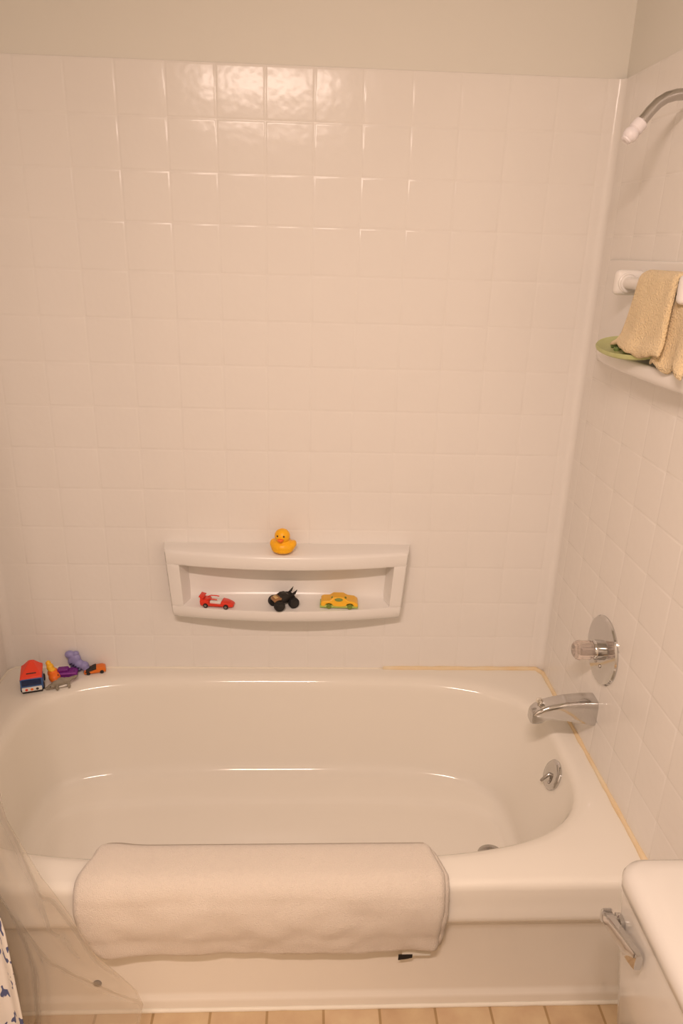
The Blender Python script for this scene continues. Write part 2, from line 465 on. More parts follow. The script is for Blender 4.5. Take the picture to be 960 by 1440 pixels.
niche = tag(new_obj('soap_shelf', make_niche(), M['shelfplastic'], angle=50),
            'white molded bow-front soap niche with ledge, built onto the back wall', 'shelf')

# ------------------------------------------------------------------ towel-bar shelf on the right wall
ts = thing('shower_shelf', 'white molded shelf with towel bar on the right-hand tiled wall', 'shelf', (XR, -0.385, 1.269))
def rw(d, y, z): return Vector((-d, y, z))    # local: d out of the wall
bm = bmesh.new()
box(bm, (-0.010, -0.302, 0.0), (0.0, 0.302, 0.195), 0.005, 3)
new_obj('back_panel', bm, M['shelfplastic'], ts)
bm = bmesh.new(); rows = []
for i in range(41):
    t = -1+2*i/40
    d = 0.006 + 0.052*(1-abs(t)**2.6)
    prof = [(0, 0.010), (d*0.8, 0.009), (d*0.93, 0.0105), (d*0.985, 0.0085), (d, 0.003), (d, -0.010), (d-0.003, -0.017), (d*0.88, -0.021), (d*0.55, -0.026), (0, -0.034)]
    rows.append([rw(max(a, 0), -t*0.308, z) for a, z in prof])
V_ = grid(bm, rows); bm.faces.new(V_[0]); bm.faces.new(V_[-1])
new_obj('ledge', bm, M['shelfplastic'], ts, angle=50)
for y in (0.120, -0.158):
    bm = bmesh.new()
    box(bm, (-0.064, y-0.012, 0.126), (-0.004, y+0.012, 0.176), 0.010, 4)
    br = new_obj('bar_bracket', bm, M['shelfplastic'], ts)
    bm = bmesh.new(); s = -1 if y > 0 else 1
    lathe(bm, [(0.020, 0.0), (0.0195, 0.004), (0.017, 0.0055), (0.0155, 0.004)], 28, (-0.040, y+s*0.010, 0.151), (0, s, 0))
    new_obj('socket_ring', bm, M['shelfplastic'], br)
bm = bmesh.new(); tube(bm, [(-0.040, 0.124, 0.151), (-0.040, -0.158, 0.151)], 0.0118, 24)
new_obj('towel_bar', bm, M['shelfplastic'], ts)

# washcloth draped over the bar
def ribbon(bm, path, y0f, y1f, nu, th, wav):
    """path: list of (d, z) ; extruded in y with thickness; wav(u, s) -> (dd, dy, dz)"""
    Pp = [Vector((a, b)) for a, b in path]
    outr, inr = [], []
    ns = len(Pp)
    for j in range(ns):
        s = j/(ns-1)
        t = (Pp[min(j+1, ns-1)]-Pp[max(j-1, 0)]).normalized(); nrm = Vector((t.y, -t.x))
        ro, ri = [], []
        for i in range(nu+1):
            u = i/nu; y = lerp(y0f(s), y1f(s), u)
            dd, dy, dz = wav(u, s)
            edge = min(1.0, min(u, 1-u)*nu/1.5)
            h = th*0.5*(0.45+0.55*edge)*(1.0 if 0 < j < ns-1 else 0.5)
            a = Pp[j]+nrm*h; b = Pp[j]-nrm*h
            ro.append(Vector((-(a.x+dd), y+dy, a.y+dz))); ri.append(Vector((-(b.x+dd), y+dy, b.y+dz)))
        outr.append(ro); inr.append(ri)
    A = [[bm.verts.new(p) for p in r] for r in outr]; B = [[bm.verts.new(p) for p in r] for r in inr]
    for j in range(ns-1):
        for i in range(nu):
            bm.faces.new((A[j][i], A[j][i+1], A[j+1][i+1], A[j+1][i])); bm.faces.new((B[j][i], B[j+1][i], B[j+1][i+1], B[j][i+1]))
        for i in (0, nu): bm.faces.new((A[j][i], A[j+1][i], B[j+1][i], B[j][i]))
    for j in (0, ns-1):
        for i in range(nu): bm.faces.new((A[j][i], B[j][i], B[j][i+1], A[j][i+1]))
BX, BZ = 0.040, 0.151
def arc(r, n=9): return [(BX + r*math.cos(PI - PI*k/n), BZ + r*math.sin(PI*k/n)) for k in range(n+1)]
wc = thing('washcloth', 'tan terry washcloth folded over the towel bar of the right wall shelf', 'washcloth', (XR, -0.466, 1.269))
bm = bmesh.new()
# front layer: over the bar and down the room side, hem flares onto the ledge
front_path = [(0.0225, 0.045), (0.0225, 0.075), (0.0225, 0.11)] + arc(0.0175) + [(0.060, 0.13), (0.0625, 0.11), (0.065, 0.085), (0.067, 0.066), (0.069, 0.052), (0.072, 0.044), (0.075, 0.037), (0.078, 0.030), (0.079, 0.025)]
ribbon(bm, front_path, lambda s: 0.094 + 0.028*max(0, s-0.55)/0.45 + (0.010 if s > 0.93 else 0), lambda s: -0.048 - 0.024*max(0, s-0.5)/0.5, 40, 0.010,
       lambda u, s: (0.006*math.sin(u*5.0+0.4)*max(0, s-0.4) + 0.006*noise.noise((u*4, s*5, 1))*s, 0.0,
                     0.006+(0.006*math.sin(u*7.5+0.3)+0.005*noise.noise((u*9, 2, 0)))*max(0, s-0.8)/0.2))
new_obj('front_fold', bm, M['washcloth'], wc, angle=None)
bm = bmesh.new()
back_path = [(0.0245, 0.035), (0.0245, 0.07), (0.0245, 0.11), (0.030, 0.135)] + arc(0.0285, 9)[2:-1] + [(0.0705, 0.14), (0.0735, 0.10), (0.0755, 0.06), (0.079, 0.030), (0.084, 0.012), (0.086, 0.004)]
bm.free(); bm = bmesh.new()
under_path = [(0.044, 0.1385), (0.047, 0.12), (0.048, 0.085), (0.050, 0.060), (0.054, 0.040), (0.058, 0.024), (0.062, 0.0155)]
ribbon(bm, under_path, lambda s: -0.015, lambda s: -0.110 - 0.030*s, 40, 0.010,
       lambda u, s: (0.006*math.sin(u*9)*s, 0.0, 0.008*math.sin(u*11)*s*s))
new_obj('back_fold', bm, M['washcloth'], wc, angle=None)

# green oval dish on the ledge
gd = thing('soap_dish', 'pale green oval rubber soap saver lying under the tan washcloth', 'soap dish', (XR-0.051, -0.355, 1.2935), math.radians(93))
gd.rotation_euler = (math.radians(-19), 0, math.radians(93))
bm = bmesh.new()
lathe(bm, [(0.0, 0.0), (0.90, 0.0), (1.0, 0.004), (1.0, 0.008), (0.95, 0.0115), (0.86, 0.0085), (0.0, 0.0075)], 48, (0, 0, 0), (0, 0, 1), up=(1, 0, 0))
for v in bm.verts: v.co.x *= 0.118; v.co.y *= 0.043
new_obj('dish', bm, M['green'], gd)
for (x, y) in ((0.03, 0.012), (0.0, 0.020), (-0.035, 0.018), (0.0, -0.012)):
    bm = bmesh.new(); lathe(bm, [(0.0075, 0.007), (0.0085, 0.011), (0.0065, 0.0155), (0.0035, 0.0135), (0, 0.013)], 18, (x, y, 0))
    new_obj('knob', bm, M['darkgreen'], gd)

# ------------------------------------------------------------------ shower arm
sa = thing('shower_fitting', 'bent metal shower pipe with white ball fitting, high on right wall', 'shower', (XR, -0.37, 1.74))
bm = bmesh.new()
pts = [(0.002, 0, 0.006), (-0.02, 0, 0.004), (-0.045, 0, 0.002), (-0.062, 0, -0.003), (-0.076, 0, -0.012), (-0.088, 0, -0.025), (-0.099, 0, -0.040), (-0.106, 0, -0.050)]
tube(bm, pts, 0.0096, 20); new_obj('pipe', bm, M['brushed'], sa, angle=None)
bm = bmesh.new(); lathe(bm, [(0.029, 0.0), (0.029, 0.002), (0.022, 0.007), (0.011, 0.010)], 28, (0.0, 0, 0.006), (-1, 0, 0)); new_obj('flange', bm, M['brushed'], sa)
dv = Vector((-0.62, 0, -0.78)).normalized()
bm = bmesh.new(); o_ = Vector((-0.100, 0, -0.042)); lathe(bm, [(0.0105, 0), (0.0128, 0.002), (0.0128, 0.017), (0.0105, 0.019)], 24, o_, dv); new_obj('collar', bm, M['whiteplastic'], sa)
bm = bmesh.new(); ball(bm, o_+dv*0.028, (0.0138, 0.0138, 0.0138), 24, 16); lathe(bm, [(0.0105, 0.030), (0.0095, 0.0405), (0.006, 0.0425), (0.0035, 0.0415)], 20, o_, dv)
new_obj('ball_joint', bm, M['whiteplastic'], sa)

# ------------------------------------------------------------------ mixer valve
vc = Vector((XR, -0.367, 0.613))
mv = thing('shower_valve', 'round chrome mixer valve with faceted clear knob, on right wall', 'faucet', vc)
bm = bmesh.new(); lathe(bm, [(0.081, 0.0), (0.081, 0.003), (0.078, 0.0065), (0.060, 0.0090), (0.030, 0.0105), (0.0, 0.011)], 64, (0, 0, 0), (-1, 0, 0)); new_obj('escutcheon', bm, M['chrome'], mv)
bm = bmesh.new(); lathe(bm, [(0.024, 0.009), (0.024, 0.022), (0.0225, 0.0235), (0.0215, 0.028), (0.017, 0.029)], 32, (0, 0, 0), (-1, 0, 0)); new_obj('collar', bm, M['chrome'], mv)
bm = bmesh.new()
prof = [(0.0200, 0.028), (0.0222, 0.031), (0.0225, 0.052), (0.0235, 0.057), (0.0215, 0.065), (0.015, 0.071), (0.0, 0.072)]
ring = []
n = 32
for r, h in prof:
    if r == 0: ring.append([bm.verts.new((-h, 0, 0))]); continue
    amp = 0.10 if 0.03 <= h <= 0.067 else 0.05
    ring.append([bm.verts.new((-h, r*(1-amp*(k % 4 in (0, 1)))*math.cos(2*PI*k/n), r*(1-amp*(k % 4 in (0, 1)))*math.sin(2*PI*k/n))) for k in range(n)])
for A, B in zip(ring, ring[1:]):
    for k in range(n):
        if len(B) == 1: bm.faces.new((A[k], B[0], A[(k+1) % n]))
        else: bm.faces.new((A[k], B[k], B[(k+1) % n], A[(k+1) % n]))
bm.faces.new(ring[0])
kb = new_obj('handle', bm, M['acrylic'], mv, angle=25)
bm = bmesh.new(); lathe(bm, [(0.009, 0.029), (0.009, 0.054), (0.006, 0.057)], 20, (0, 0, 0), (-1, 0, 0)); new_obj('handle_core', bm, M['brushed'], kb)
for s in (-1, 1):
    bm = bmesh.new(); ball(bm, (-0.0105, s*0.012-0.004, -0.033), (0.0035, 0.0045, 0.0045), 12, 8); new_obj('screw', bm, M['brushed'], mv)

# ------------------------------------------------------------------ tub spout
sp = thing('tub_spout', 'tapered chrome tub spout with pull-up diverter, below the round valve', 'faucet', (XR, -0.367, 0.452))
bm = bmesh.new()
secs = [  # d from wall, half width, z top, z bottom
    (0.0, 0.0270, 0.034, -0.036), (0.008, 0.0270, 0.0345, -0.036), (0.03, 0.0262, 0.034, -0.030), (0.07, 0.0245, 0.0300, -0.0235), (0.105, 0.0232, 0.0225, -0.0200),
    (0.118, 0.0226, 0.0185, -0.0235), (0.127, 0.0222, 0.0145, -0.0305), (0.140, 0.0210, 0.0070, -0.0335), (0.148, 0.0190, -0.0010, -0.0335), (0.1515, 0.0150, -0.0070, -0.0320)]
R_ = []
for d, w, zt, zb in secs:
    c = (zt+zb)/2; h = (zt-zb)/2
    r = []
    for k in range(28):
        a = 2*PI*k/28; ca, sa_ = math.cos(a), math.sin(a); e = 2/4.4
        r.append(bm.verts.new((-d, w*math.copysign(abs(ca)**e, ca), c+h*math.copysign(abs(sa_)**e, sa_))))
    R_.append(r)
for A, B in zip(R_, R_[1:]):
    for k in range(28): bm.faces.new((A[k], B[k], B[(k+1) % 28], A[(k+1) % 28]))
bm.faces.new(R_[0]); bm.faces.new(R_[-1])
spb = new_obj('spout_body', bm, M['chrome'], sp, angle=50)
bm = bmesh.new(); lathe(bm, [(0.0040, -0.004), (0.0036, 0.010), (0.0055, 0.0125), (0.0085, 0.0165), (0.0082, 0.0215), (0.0045, 0.0245), (0, 0.025)], 20, (-0.133, 0, 0.004)); new_obj('diverter_knob', bm, M['brightchrome'], sp)
bm = bmesh.new(); lathe(bm, [(0.012, 0.0), (0.012, 0.003), (0, 0.003)], 20, (-0.136, 0, -0.0345)); new_obj('outlet', bm, M['dark'], sp)

# ------------------------------------------------------------------ bath mat over the rim
mt = thing('bath_mat', 'cream terry bath mat draped over the front rim of the tub', 'bath mat', (0, 0, RIM))
def mat_layer(name, off, th, xl, xr, zend, seed, zin):
    # path in (y, z) local z (0 = rim)
    pth = [(-0.664, zin), (-0.665, zin*0.6), (-0.667, zin*0.25)] + [(-0.676 - 0.012*(k/4), -0.006+0.008*math.sin(PI/2*k/4)) for k in range(5)]
    pth += [(-0.70, 0.003), (-0.72, 0.003), (-0.738, 0.003)]
    for k in range(1, 8):
        a = PI/2*k/7; pth.append((-0.738-0.0235*math.sin(a), -0.0205+0.0235*math.cos(a)))
    z = -0.0205; k = 0
    while z > zend+0.008:
        z -= 0.008; pth.append((-0.7645-0.0035*math.sin(PI*min(1, k/9))+0.007*max(0, min(1, (k-8)/8)), z)); k += 1
    pth.append((pth[-1][0], zend))
    Pp = [Vector(p) for p in pth]; ns = len(Pp); nu = 150
    # cumulative length
    L_ = [0]
    for a, b in zip(Pp, Pp[1:]): L_.append(L_[-1]+(b-a).length)
    bm = bmesh.new(); A, B = [], []
    for j in range(ns):
        s = L_[j]/L_[-1]
        t = (Pp[min(j+1, ns-1)]-Pp[max(j-1, 0)]).normalized(); nr = Vector((t.y, -t.x))
        if nr.y < 0 and abs(t.x) > 0.5: nr = -nr
        if nr.x > 0 and Pp[j].y < -0.02 and Pp[j].x < -0.75: nr = -nr
        ra, rb = [], []
        for i in range(nu+1):
            u = i/nu
            x0, x1 = xl(s), xr(s)
            x = lerp(x0, x1, u)
            ed = min(u, 1-u)*(x1-x0)
            h = th*math.sqrt(max(0.05, min(1.0, ed/th)))*(1 if j < ns-1 else 0.4)
            n1 = noise.noise((x*9+seed, s*4, 0.3))*0.0065 + noise.noise((x*22+seed, s*9, 4.1))*0.0028
            n1 *= min(1, max(0, (s-0.25)*4))
            lump = 0.0045*math.exp(-((x+0.92)/0.035)**2)
            base = Pp[j]
            o1 = base + nr*(off+h+n1+lump + (0.004*math.sin(x*13+seed)*max(0, s-0.55)))
            o0 = base + nr*(off)
            dz = 0.003*noise.noise((x*7, seed, 9))*max(0, s-0.9)*10
            ra.append(bm.verts.new((x, o1.x, o1.y+dz))); rb.append(bm.verts.new((x, o0.x, o0.y+dz)))
        A.append(ra); B.append(rb)
    for j in range(ns-1):
        for i in range(nu):
            bm.faces.new((A[j][i], A[j][i+1], A[j+1][i+1], A[j+1][i])); bm.faces.new((B[j][i], B[j+1][i], B[j+1][i+1], B[j][i+1]))
        for i in (0, nu): bm.faces.new((A[j][i], A[j+1][i], B[j+1][i], B[j][i]))
    for j in (0, ns-1):
        for i in range(nu): bm.faces.new((A[j][i], B[j][i], B[j][i+1], A[j][i+1]))
    return new_obj(name, bm, M['terry'], mt, angle=None)
XLT = [(0, -0.946), (0.15, -0.948), (0.25, -0.952), (0.33, -0.962), (0.42, -0.970), (0.6, -0.970), (0.75, -0.964), (0.87, -0.952), (0.95, -0.938), (1.0, -0.918)]
XRT = [(0, -0.288), (0.22, -0.284), (0.40, -0.268), (0.7, -0.270), (1.0, -0.274)]
def itab(tab, v):
    for (a, va), (b, vb) in zip(tab, tab[1:]):
        if a <= v <= b: return va+(vb-va)*(v-a)/(b-a)
    return tab[-1][1]
mat_layer('inner_fold', 0.0010, 0.0085, lambda s: itab(XLT, s)+0.006, lambda s: itab(XRT, s)+0.006, -0.152, 3.3, -0.05)
mat_layer('outer_fold', 0.0100, 0.0095, lambda s: itab(XLT, s), lambda s: itab(XRT, s)-0.003, -0.155, 7.7, -0.045)
bm = bmesh.new(); box(bm, (-0.345, -0.7635, -0.178), (-0.288, -0.7625, -0.130)); new_obj('care_label', bm, M['label'], mt, smooth=False)
bm = bmesh.new()
A = [bm.verts.new(p) for p in ((-0.352, -0.7640, -0.174), (-0.352, -0.7640, -0.189), (-0.334, -0.7640, -0.186), (-0.324, -0.7640, -0.183), (-0.324, -0.7640, -0.174))]
f = bm.faces.new(A); r = bmesh.ops.extrude_face_region(bm, geom=[f])
for v in r["geom"]:
    if isinstance(v, bmesh.types.BMVert): v.co.y += 0.0009
new_obj('care_tag', bm, M['blackcloth'], mt, smooth=False)

# ------------------------------------------------------------------ toilet (tank is in view)
TX = -0.089          # front face of the tank
tl = thing('toilet', 'white toilet with chrome flush lever, standing against the right wall', 'toilet', (0, -1.280, 0))
tl.scale = (1, 1, 1.012)
bm = bmesh.new()
rows = []
def rrect(x0, x1, y0, y1, r, n=6):
    out = []
    for cx, cy, a0 in ((x1-r, y1-r, 0), (x0+r, y1-r, 90), (x0+r, y0+r, 180), (x1-r, y0+r, 270)):
        for k in range(n+1):
            a = math.radians(a0+90*k/n); out.append((cx+r*math.cos(a), cy+r*math.sin(a)))
    return out
def loft(bm, secs):
    R = [[bm.verts.new((x, y, z)) for x, y in s] for s, z in secs]
    for A, B in zip(R, R[1:]):
        n = len(A)
        for k in range(n): bm.faces.new((A[k], A[(k+1) % n], B[(k+1) % n], B[k]))
    bm.faces.new(R[0]); bm.faces.new(R[-1])
loft(bm, [(rrect(TX+0.030, XR-0.02, -0.205, 0.205, 0.04), 0.360), (rrect(TX+0.010, XR-0.012, -0.228, 0.228, 0.035), 0.40),
          (rrect(TX-0.011, XR-0.012, -0.245, 0.245, 0.026), 0.628), (rrect(TX-0.011, XR-0.012, -0.245, 0.245, 0.026), 0.640)])
new_obj('tank', bm, M['china'], tl)
bm = bmesh.new()
lx0, lx1, ly = TX-0.016, XR-0.006, 0.2500
loft(bm, [(rrect(lx0+0.006, lx1, -ly+0.006, ly-0.006, 0.03), 0.640), (rrect(lx0+0.001, lx1, -ly+0.001, ly-0.001, 0.034), 0.644), (rrect(lx0, lx1, -ly, ly, 0.035), 0.658),
          (rrect(lx0+0.003, lx1-0.002, -ly+0.003, ly-0.003, 0.034), 0.666), (rrect(lx0+0.012, lx1-0.008, -ly+0.012, ly-0.012, 0.03), 0.6725),
          (rrect(lx0+0.03, lx1-0.015, -ly+0.03, ly-0.03, 0.025), 0.675)])
new_obj('tank_lid', bm, M['china'], tl, angle=60)
bm = bmesh.new()
lathe(bm, [(0.014, 0.0), (0.014, 0.005), (0.010, 0.007), (0.009, 0.014)], 20, (TX-0.009, 0.214, 0.586), (-1, 0, 0))
lv = new_obj('flush_lever', bm, M['chrome'], tl)
bm = bmesh.new()
# lever arm: curves out of the hub and runs along the front of the tank
pth = [(-0.020, 0.239, 0.578, 0.0085, 0.0085), (-0.0245, 0.228, 0.583, 0.0085, 0.0095), (-0.0245, 0.212, 0.588, 0.0065, 0.0105), (-0.0225, 0.19, 0.592, 0.0060, 0.0115), (-0.0205, 0.165, 0.596, 0.0060, 0.0135), (-0.0195, 0.146, 0.601, 0.0060, 0.0125), (-0.0190, 0.142, 0.601, 0.0050, 0.0115)]
R_ = []
for dx, y, z, hx, hz in pth:
    R_.append([bm.verts.new((TX+0.001+dx+a*hx, y, z+b*hz)) for a, b in ((-1, -0.7), (-1, 0.7), (-0.7, 1), (0.7, 1), (1, 0.7), (1, -0.7), (0.7, -1), (-0.7, -1))])
for A, B in zip(R_, R_[1:]):
    for k in range(8): bm.faces.new((A[k], A[(k+1) % 8], B[(k+1) % 8], B[k]))
bm.faces.new(R_[0]); bm.faces.new(R_[-1])
new_obj('lever_arm', bm, M['chrome'], lv, angle=35)
bm = bmesh.new()
def oval(cx, a, b, n=40): return [(cx+a*math.cos(2*PI*k/n), b*math.sin(2*PI*k/n)) for k in range(n)]
loft(bm, [(oval(-0.16, 0.20, 0.115), 0.0), (oval(-0.16, 0.20, 0.11), 0.03), (oval(-0.17, 0.18, 0.095), 0.16), (oval(-0.21, 0.22, 0.15), 0.28), (oval(-0.235, 0.25, 0.18), 0.365), (oval(-0.235, 0.255, 0.185), 0.385)])
new_obj('bowl', bm, M['china'], tl)
bm = bmesh.new(); loft(bm, [(oval(-0.25, 0.235, 0.188), 0.386), (oval(-0.25, 0.24, 0.19), 0.395), (oval(-0.25, 0.235, 0.186), 0.415), (oval(-0.25, 0.2, 0.16), 0.42)])
new_obj('seat_lid', bm, M['china'], tl, angle=60)

# ------------------------------------------------------------------ curtain, liner and rod
bm = bmesh.new(); tube(bm, [(XL-0.003, -0.850, 2.13), (XR+0.003, -0.850, 2.13)], 0.0125, 20)
tag(new_obj('curtain_rod', bm, M['chrome'], angle=None), 'straight chrome curtain rod spanning wall to wall above the tub front', 'curtain rod')
def interp(tab, z):
    for (a, va), (b, vb) in zip(tab, tab[1:]):
        if (a-z)*(b-z) <= 0: return va+(vb-va)*(z-a)/(b-a)
    return tab[0][1] if abs(z-tab[0][0]) < abs(z-tab[-1][0]) else tab[-1][1]
XE = [(2.12, -1.18), (1.2, -1.13), (0.75, -1.09), (0.50, -1.052), (0.38, -1.040), (0.20, -1.037), (0.10, -1.036), (0.02, -1.036)]
bm = bmesh.new(); uvl = bm.loops.layers.uv.new('UVMap'); rows = []
NU, NZ = 90, 60
for j in range(NZ+1):
    z = 2.12-(2.12-0.03)*j/NZ; xr_ = interp(XE, z)
    row = []
    for i in range(NU+1):
        u = i/NU; x = lerp(XL+0.012, xr_, u)
        y = -0.885 + (0.024*math.sin(u*2*PI*4.6+0.6*z)*(0.6+0.4*j/NZ) + 0.006*math.sin(u*41+z*3))*min(1.0, 0.15+(1-u)*6) + 0.020*max(0.0, (z-1.7)/0.43)
        row.append(Vector((x, y, z)))
    rows.append(row)
V_ = grid(bm, rows)
bm.faces.ensure_lookup_table()
idx = {v: (i, j) for j, r in enumerate(V_) for i, v in enumerate(r)}
for f in bm.faces:
    for l in f.loops:
        i, j = idx[l.vert]; l[uvl].uv = (i/NU*0.9, 2.12-(2.12-0.03)*j/NZ)
cu = tag(new_obj('shower_curtain', bm, M['print'], angle=None), 'white fabric shower curtain with blue floral print bunched at far left', 'shower curtain')
cu.modifiers.new('cloth thickness', 'SOLIDIFY').thickness = 0.0012

# clear liner: hangs in folds at the left, its lower corner swept over the tub front
XE2 = [(2.12, -1.10), (1.2, -1.075), (0.80, -1.050), (0.686, -1.043), (0.561, -1.033), (0.432, -0.994), (0.343, -0.955), (0.246, -0.919), (0.19, -0.878), (0.150, -0.848), (0.132, -0.839), (0.115, -0.842), (0.02, -0.860)]
XD = [(2.12, -1.16), (1.2, -1.12), (0.6, -1.09), (0.4, -1.06), (0.25, -1.025), (0.19, -1.018), (0.02, -1.030)]
FOLDS = [([(-1.079, 0.412), (-1.038, 0.319), (-0.997, 0.22), (-0.965, 0.19), (-0.926, 0.172), (-0.88, 0.150), (-0.839, 0.132)], 0.012, 0.010),
         ([(-1.05, 0.66), (-1.033, 0.561), (-1.018, 0.484), (-1.004, 0.419), (-1.001, 0.369), (-0.996, 0.292)], 0.009, 0.008),
         ([(-1.00, 0.37), (-0.96, 0.29), (-0.93, 0.21), (-0.89, 0.17)], 0.010, -0.006)]
def pl_dist(x, z, pl):
    best = 9
    for (ax, az), (bx, bz) in zip(pl, pl[1:]):
        dx, dz = bx-ax, bz-az; t = max(0, min(1, ((x-ax)*dx+(z-az)*dz)/(dx*dx+dz*dz)))
        best = min(best, math.hypot(x-ax-t*dx, z-az-t*dz))
    return best
bm = bmesh.new(); rows = []
NU, NZ = 200, 150
for j in range(NZ+1):
    z = 2.12-(2.12-0.03)*(j/NZ)**0.8; xe, xd = interp(XE2, z), interp(XD, z)
    row = []
    for i in range(NU+1):
        u = i/NU
        if u < 0.6:
            t = u/0.6; x = lerp(-1.33, xd, t); k = min(1.0, (1-t)*9)
            y = -0.815 + 0.010*math.sin(t*2*PI*8)*k
        else:
            t = (u-0.6)/0.4; x = lerp(xd, xe, t)
            y = -0.815 + 0.006*math.sin(t*PI*1.6)*min(1, t*6) + 0.0025*noise.noise((x*12, z*8, 2.0))
            y -= 0.005*math.exp(-((t-1.0)/0.03)**2)
        if z < 0.8:
            for pl, wd, am in FOLDS:
                d = pl_dist(x, z, pl)
                if d < wd*3: y -= am*math.exp(-(d/wd)**2)
        y -= 0.020*max(0.0, (z-1.7)/0.43)
        row.append(Vector((x, y, z)))
    rows.append(row)
grid(bm, rows)
tag(new_obj('curtain_liner', bm, M['liner'], angle=None), 'clear plastic shower liner swept over the left front of the tub', 'shower liner')

# ------------------------------------------------------------------ toys on the niche
LZ = 0.7192
dk = thing('rubber_duck', 'yellow rubber duck standing on top of the soap niche', 'rubber duck', (-0.607, -0.062, LZ), math.radians(-12))
# local: faces -y
blob('body', [((0, 0.000, 0.0195), (0.0325, 0.030, 0.0195)), ((0, -0.004, 0.012), (0.029, 0.026, 0.0115)), ((0, 0.020, 0.027), (0.015, 0.014, 0.012)),
              ((0, -0.006, 0.049), (0.0205, 0.0195, 0.0195)), ((0, -0.004, 0.034), (0.017, 0.016, 0.012)),
              ((0.026, 0.004, 0.024), (0.009, 0.018, 0.010)), ((-0.026, 0.004, 0.024), (0.009, 0.018, 0.010))], M['duck'], dk, 0.0015, 5)
bm = bmesh.new(); ball(bm, (0, -0.026, 0.0445), (0.0085, 0.009, 0.0032)); ball(bm, (0, -0.025, 0.0415), (0.0070, 0.0075, 0.0025)); new_obj('bill', bm, M['orange'], dk)
for s in (-1, 1):
    bm = bmesh.new(); ball(bm, (s*0.0085, -0.0235, 0.0535), (0.0022, 0.0016, 0.0026), 12, 8); new_obj('eye', bm, M['dark'], dk)

def wheel(parent, x, y, z, r, w, tm='tyre', hm='hub', name='wheel'):
    bm = bmesh.new()
    lathe(bm, [(r*0.55, -w/2), (r*0.9, -w/2), (r, -w*0.32), (r, w*0.32), (r*0.9, w/2), (r*0.55, w/2)], 24, (x, y, z), (0, 1, 0))
    wo = new_obj(name, bm, M[tm], parent)
    if hm:
        bm = bmesh.new(); lathe(bm, [(r*0.56, -w*0.51), (r*0.45, -w*0.54), (r*0.15, -w*0.50), (0, -w*0.5)], 16, (x, y, z), (0, 1, 0))
        lathe(bm, [(r*0.56, w*0.51), (r*0.45, w*0.54), (r*0.15, w*0.50), (0, w*0.5)], 16, (x, y, z), (0, 1, 0))
        new_obj('hub', bm, M[hm], wo)
    return wo

# red open-top racer (nose to +x)
FZ = 0.5608
rc = thing('toy_car', 'red toy racing car with rear wing, left end of the soap niche', 'toy car', (-0.781, -0.062, FZ), math.radians(-9))
bm = bmesh.new()
prism(bm, [(-0.044, 0.007), (-0.045, 0.019), (-0.036, 0.0215), (-0.022, 0.0200), (-0.019, 0.012), (0.012, 0.0115), (0.013, 0.0195), (0.024, 0.0185), (0.036, 0.0150), (0.044, 0.0105), (0.0455, 0.0065), (0.040, 0.0045), (-0.040, 0.0045)], 0.030, 0.0016, 2,
      taper=lambda x, z: 1.0 - (0.25*max(0, (x-0.015)/0.03)))
new_obj('body', bm, M['red'], rc)
bm = bmesh.new(); prism(bm, [(-0.047, 0.029), (-0.047, 0.0315), (-0.034, 0.0285), (-0.034, 0.0265)], 0.030, 0.0007)
for s in (-1, 1): box(bm, (-0.044, s*0.012-0.0012, 0.019), (-0.037, s*0.012+0.0012, 0.030))
new_obj('rear_wing', bm, M['red'], rc)
bm = bmesh.new()
for s in (-1, 1):
    tube(bm, [(-0.030, s*0.0115, 0.0205), (-0.020, s*0.0112, 0.0245), (-0.006, s*0.0110, 0.0250), (0.002, s*0.011, 0.0240)], 0.0014, 8)
tube(bm, [(-0.021, -0.0112, 0.0245), (-0.021, 0.0112, 0.0245)], 0.0014, 8)
new_obj('roll_bar', bm, M['red'], rc)
bm = bmesh.new(); box(bm, (-0.0185, -0.0115, 0.0105), (0.0125, 0.0115, 0.0185), 0.002); new_obj('cockpit', bm, M['white'], rc)
for x in (-0.029, 0.026):
    for s in (-1, 1): wheel(rc, x, s*0.0145, 0.0064, 0.0064, 0.0055)

# black monster truck (nose to -x, turned toward the room)
mk = thing('toy_truck', 'black monster truck toy with oversized wheels, middle of the soap niche', 'toy truck', (-0.605, -0.062, FZ), math.radians(28))
mk.scale = (0.88, 0.88, 0.88)
for x, s, in ((-0.024, -1), (-0.024, 1), (0.024, -1), (0.024, 1)):
    wheel(mk, x, s*0.021, 0.0165, 0.0165, 0.0165, 'tyre', 'black')
bm = bmesh.new()
prism(bm, [(-0.036, 0.026), (-0.034, 0.034), (-0.016, 0.038), (-0.008, 0.046), (0.006, 0.046), (0.016, 0.039), (0.030, 0.039), (0.034, 0.030), (0.022, 0.024), (-0.022, 0.023)], 0.028, 0.002, 2)
new_obj('body', bm, M['black'], mk)
bm = bmesh.new()
box(bm, (-0.030, -0.004, 0.012), (0.030, 0.004, 0.026), 0.002)
for x in (-0.024, 0.024): tube(bm, [(x, -0.020, 0.0165), (x, 0.020, 0.0165)], 0.004, 10)
new_obj('chassis', bm, M['black'], mk)
bm = bmesh.new()
for s in (-1, 1):
    A = [bm.verts.new(p) for p in ((0.018, s*0.010, 0.038), (0.034, s*0.012, 0.038), (0.040, s*0.013, 0.053), (0.030, s*0.011, 0.046))]
    B = [bm.verts.new((v.co.x, v.co.y+0.002, v.co.z)) for v in A]
    bm.faces.new(A); bm.faces.new(B)
    for k in range(4): bm.faces.new((A[k], A[(k+1) % 4], B[(k+1) % 4], B[k]))
new_obj('fin', bm, M['black'], mk, smooth=False)
bm = bmesh.new(); prism(bm, [(-0.037, 0.0275), (-0.036, 0.0355), (-0.020, 0.0395), (-0.012, 0.0385), (-0.014, 0.0300)], 0.0292, 0.0012)
new_obj('hood', bm, M['brownpaint'], mk)
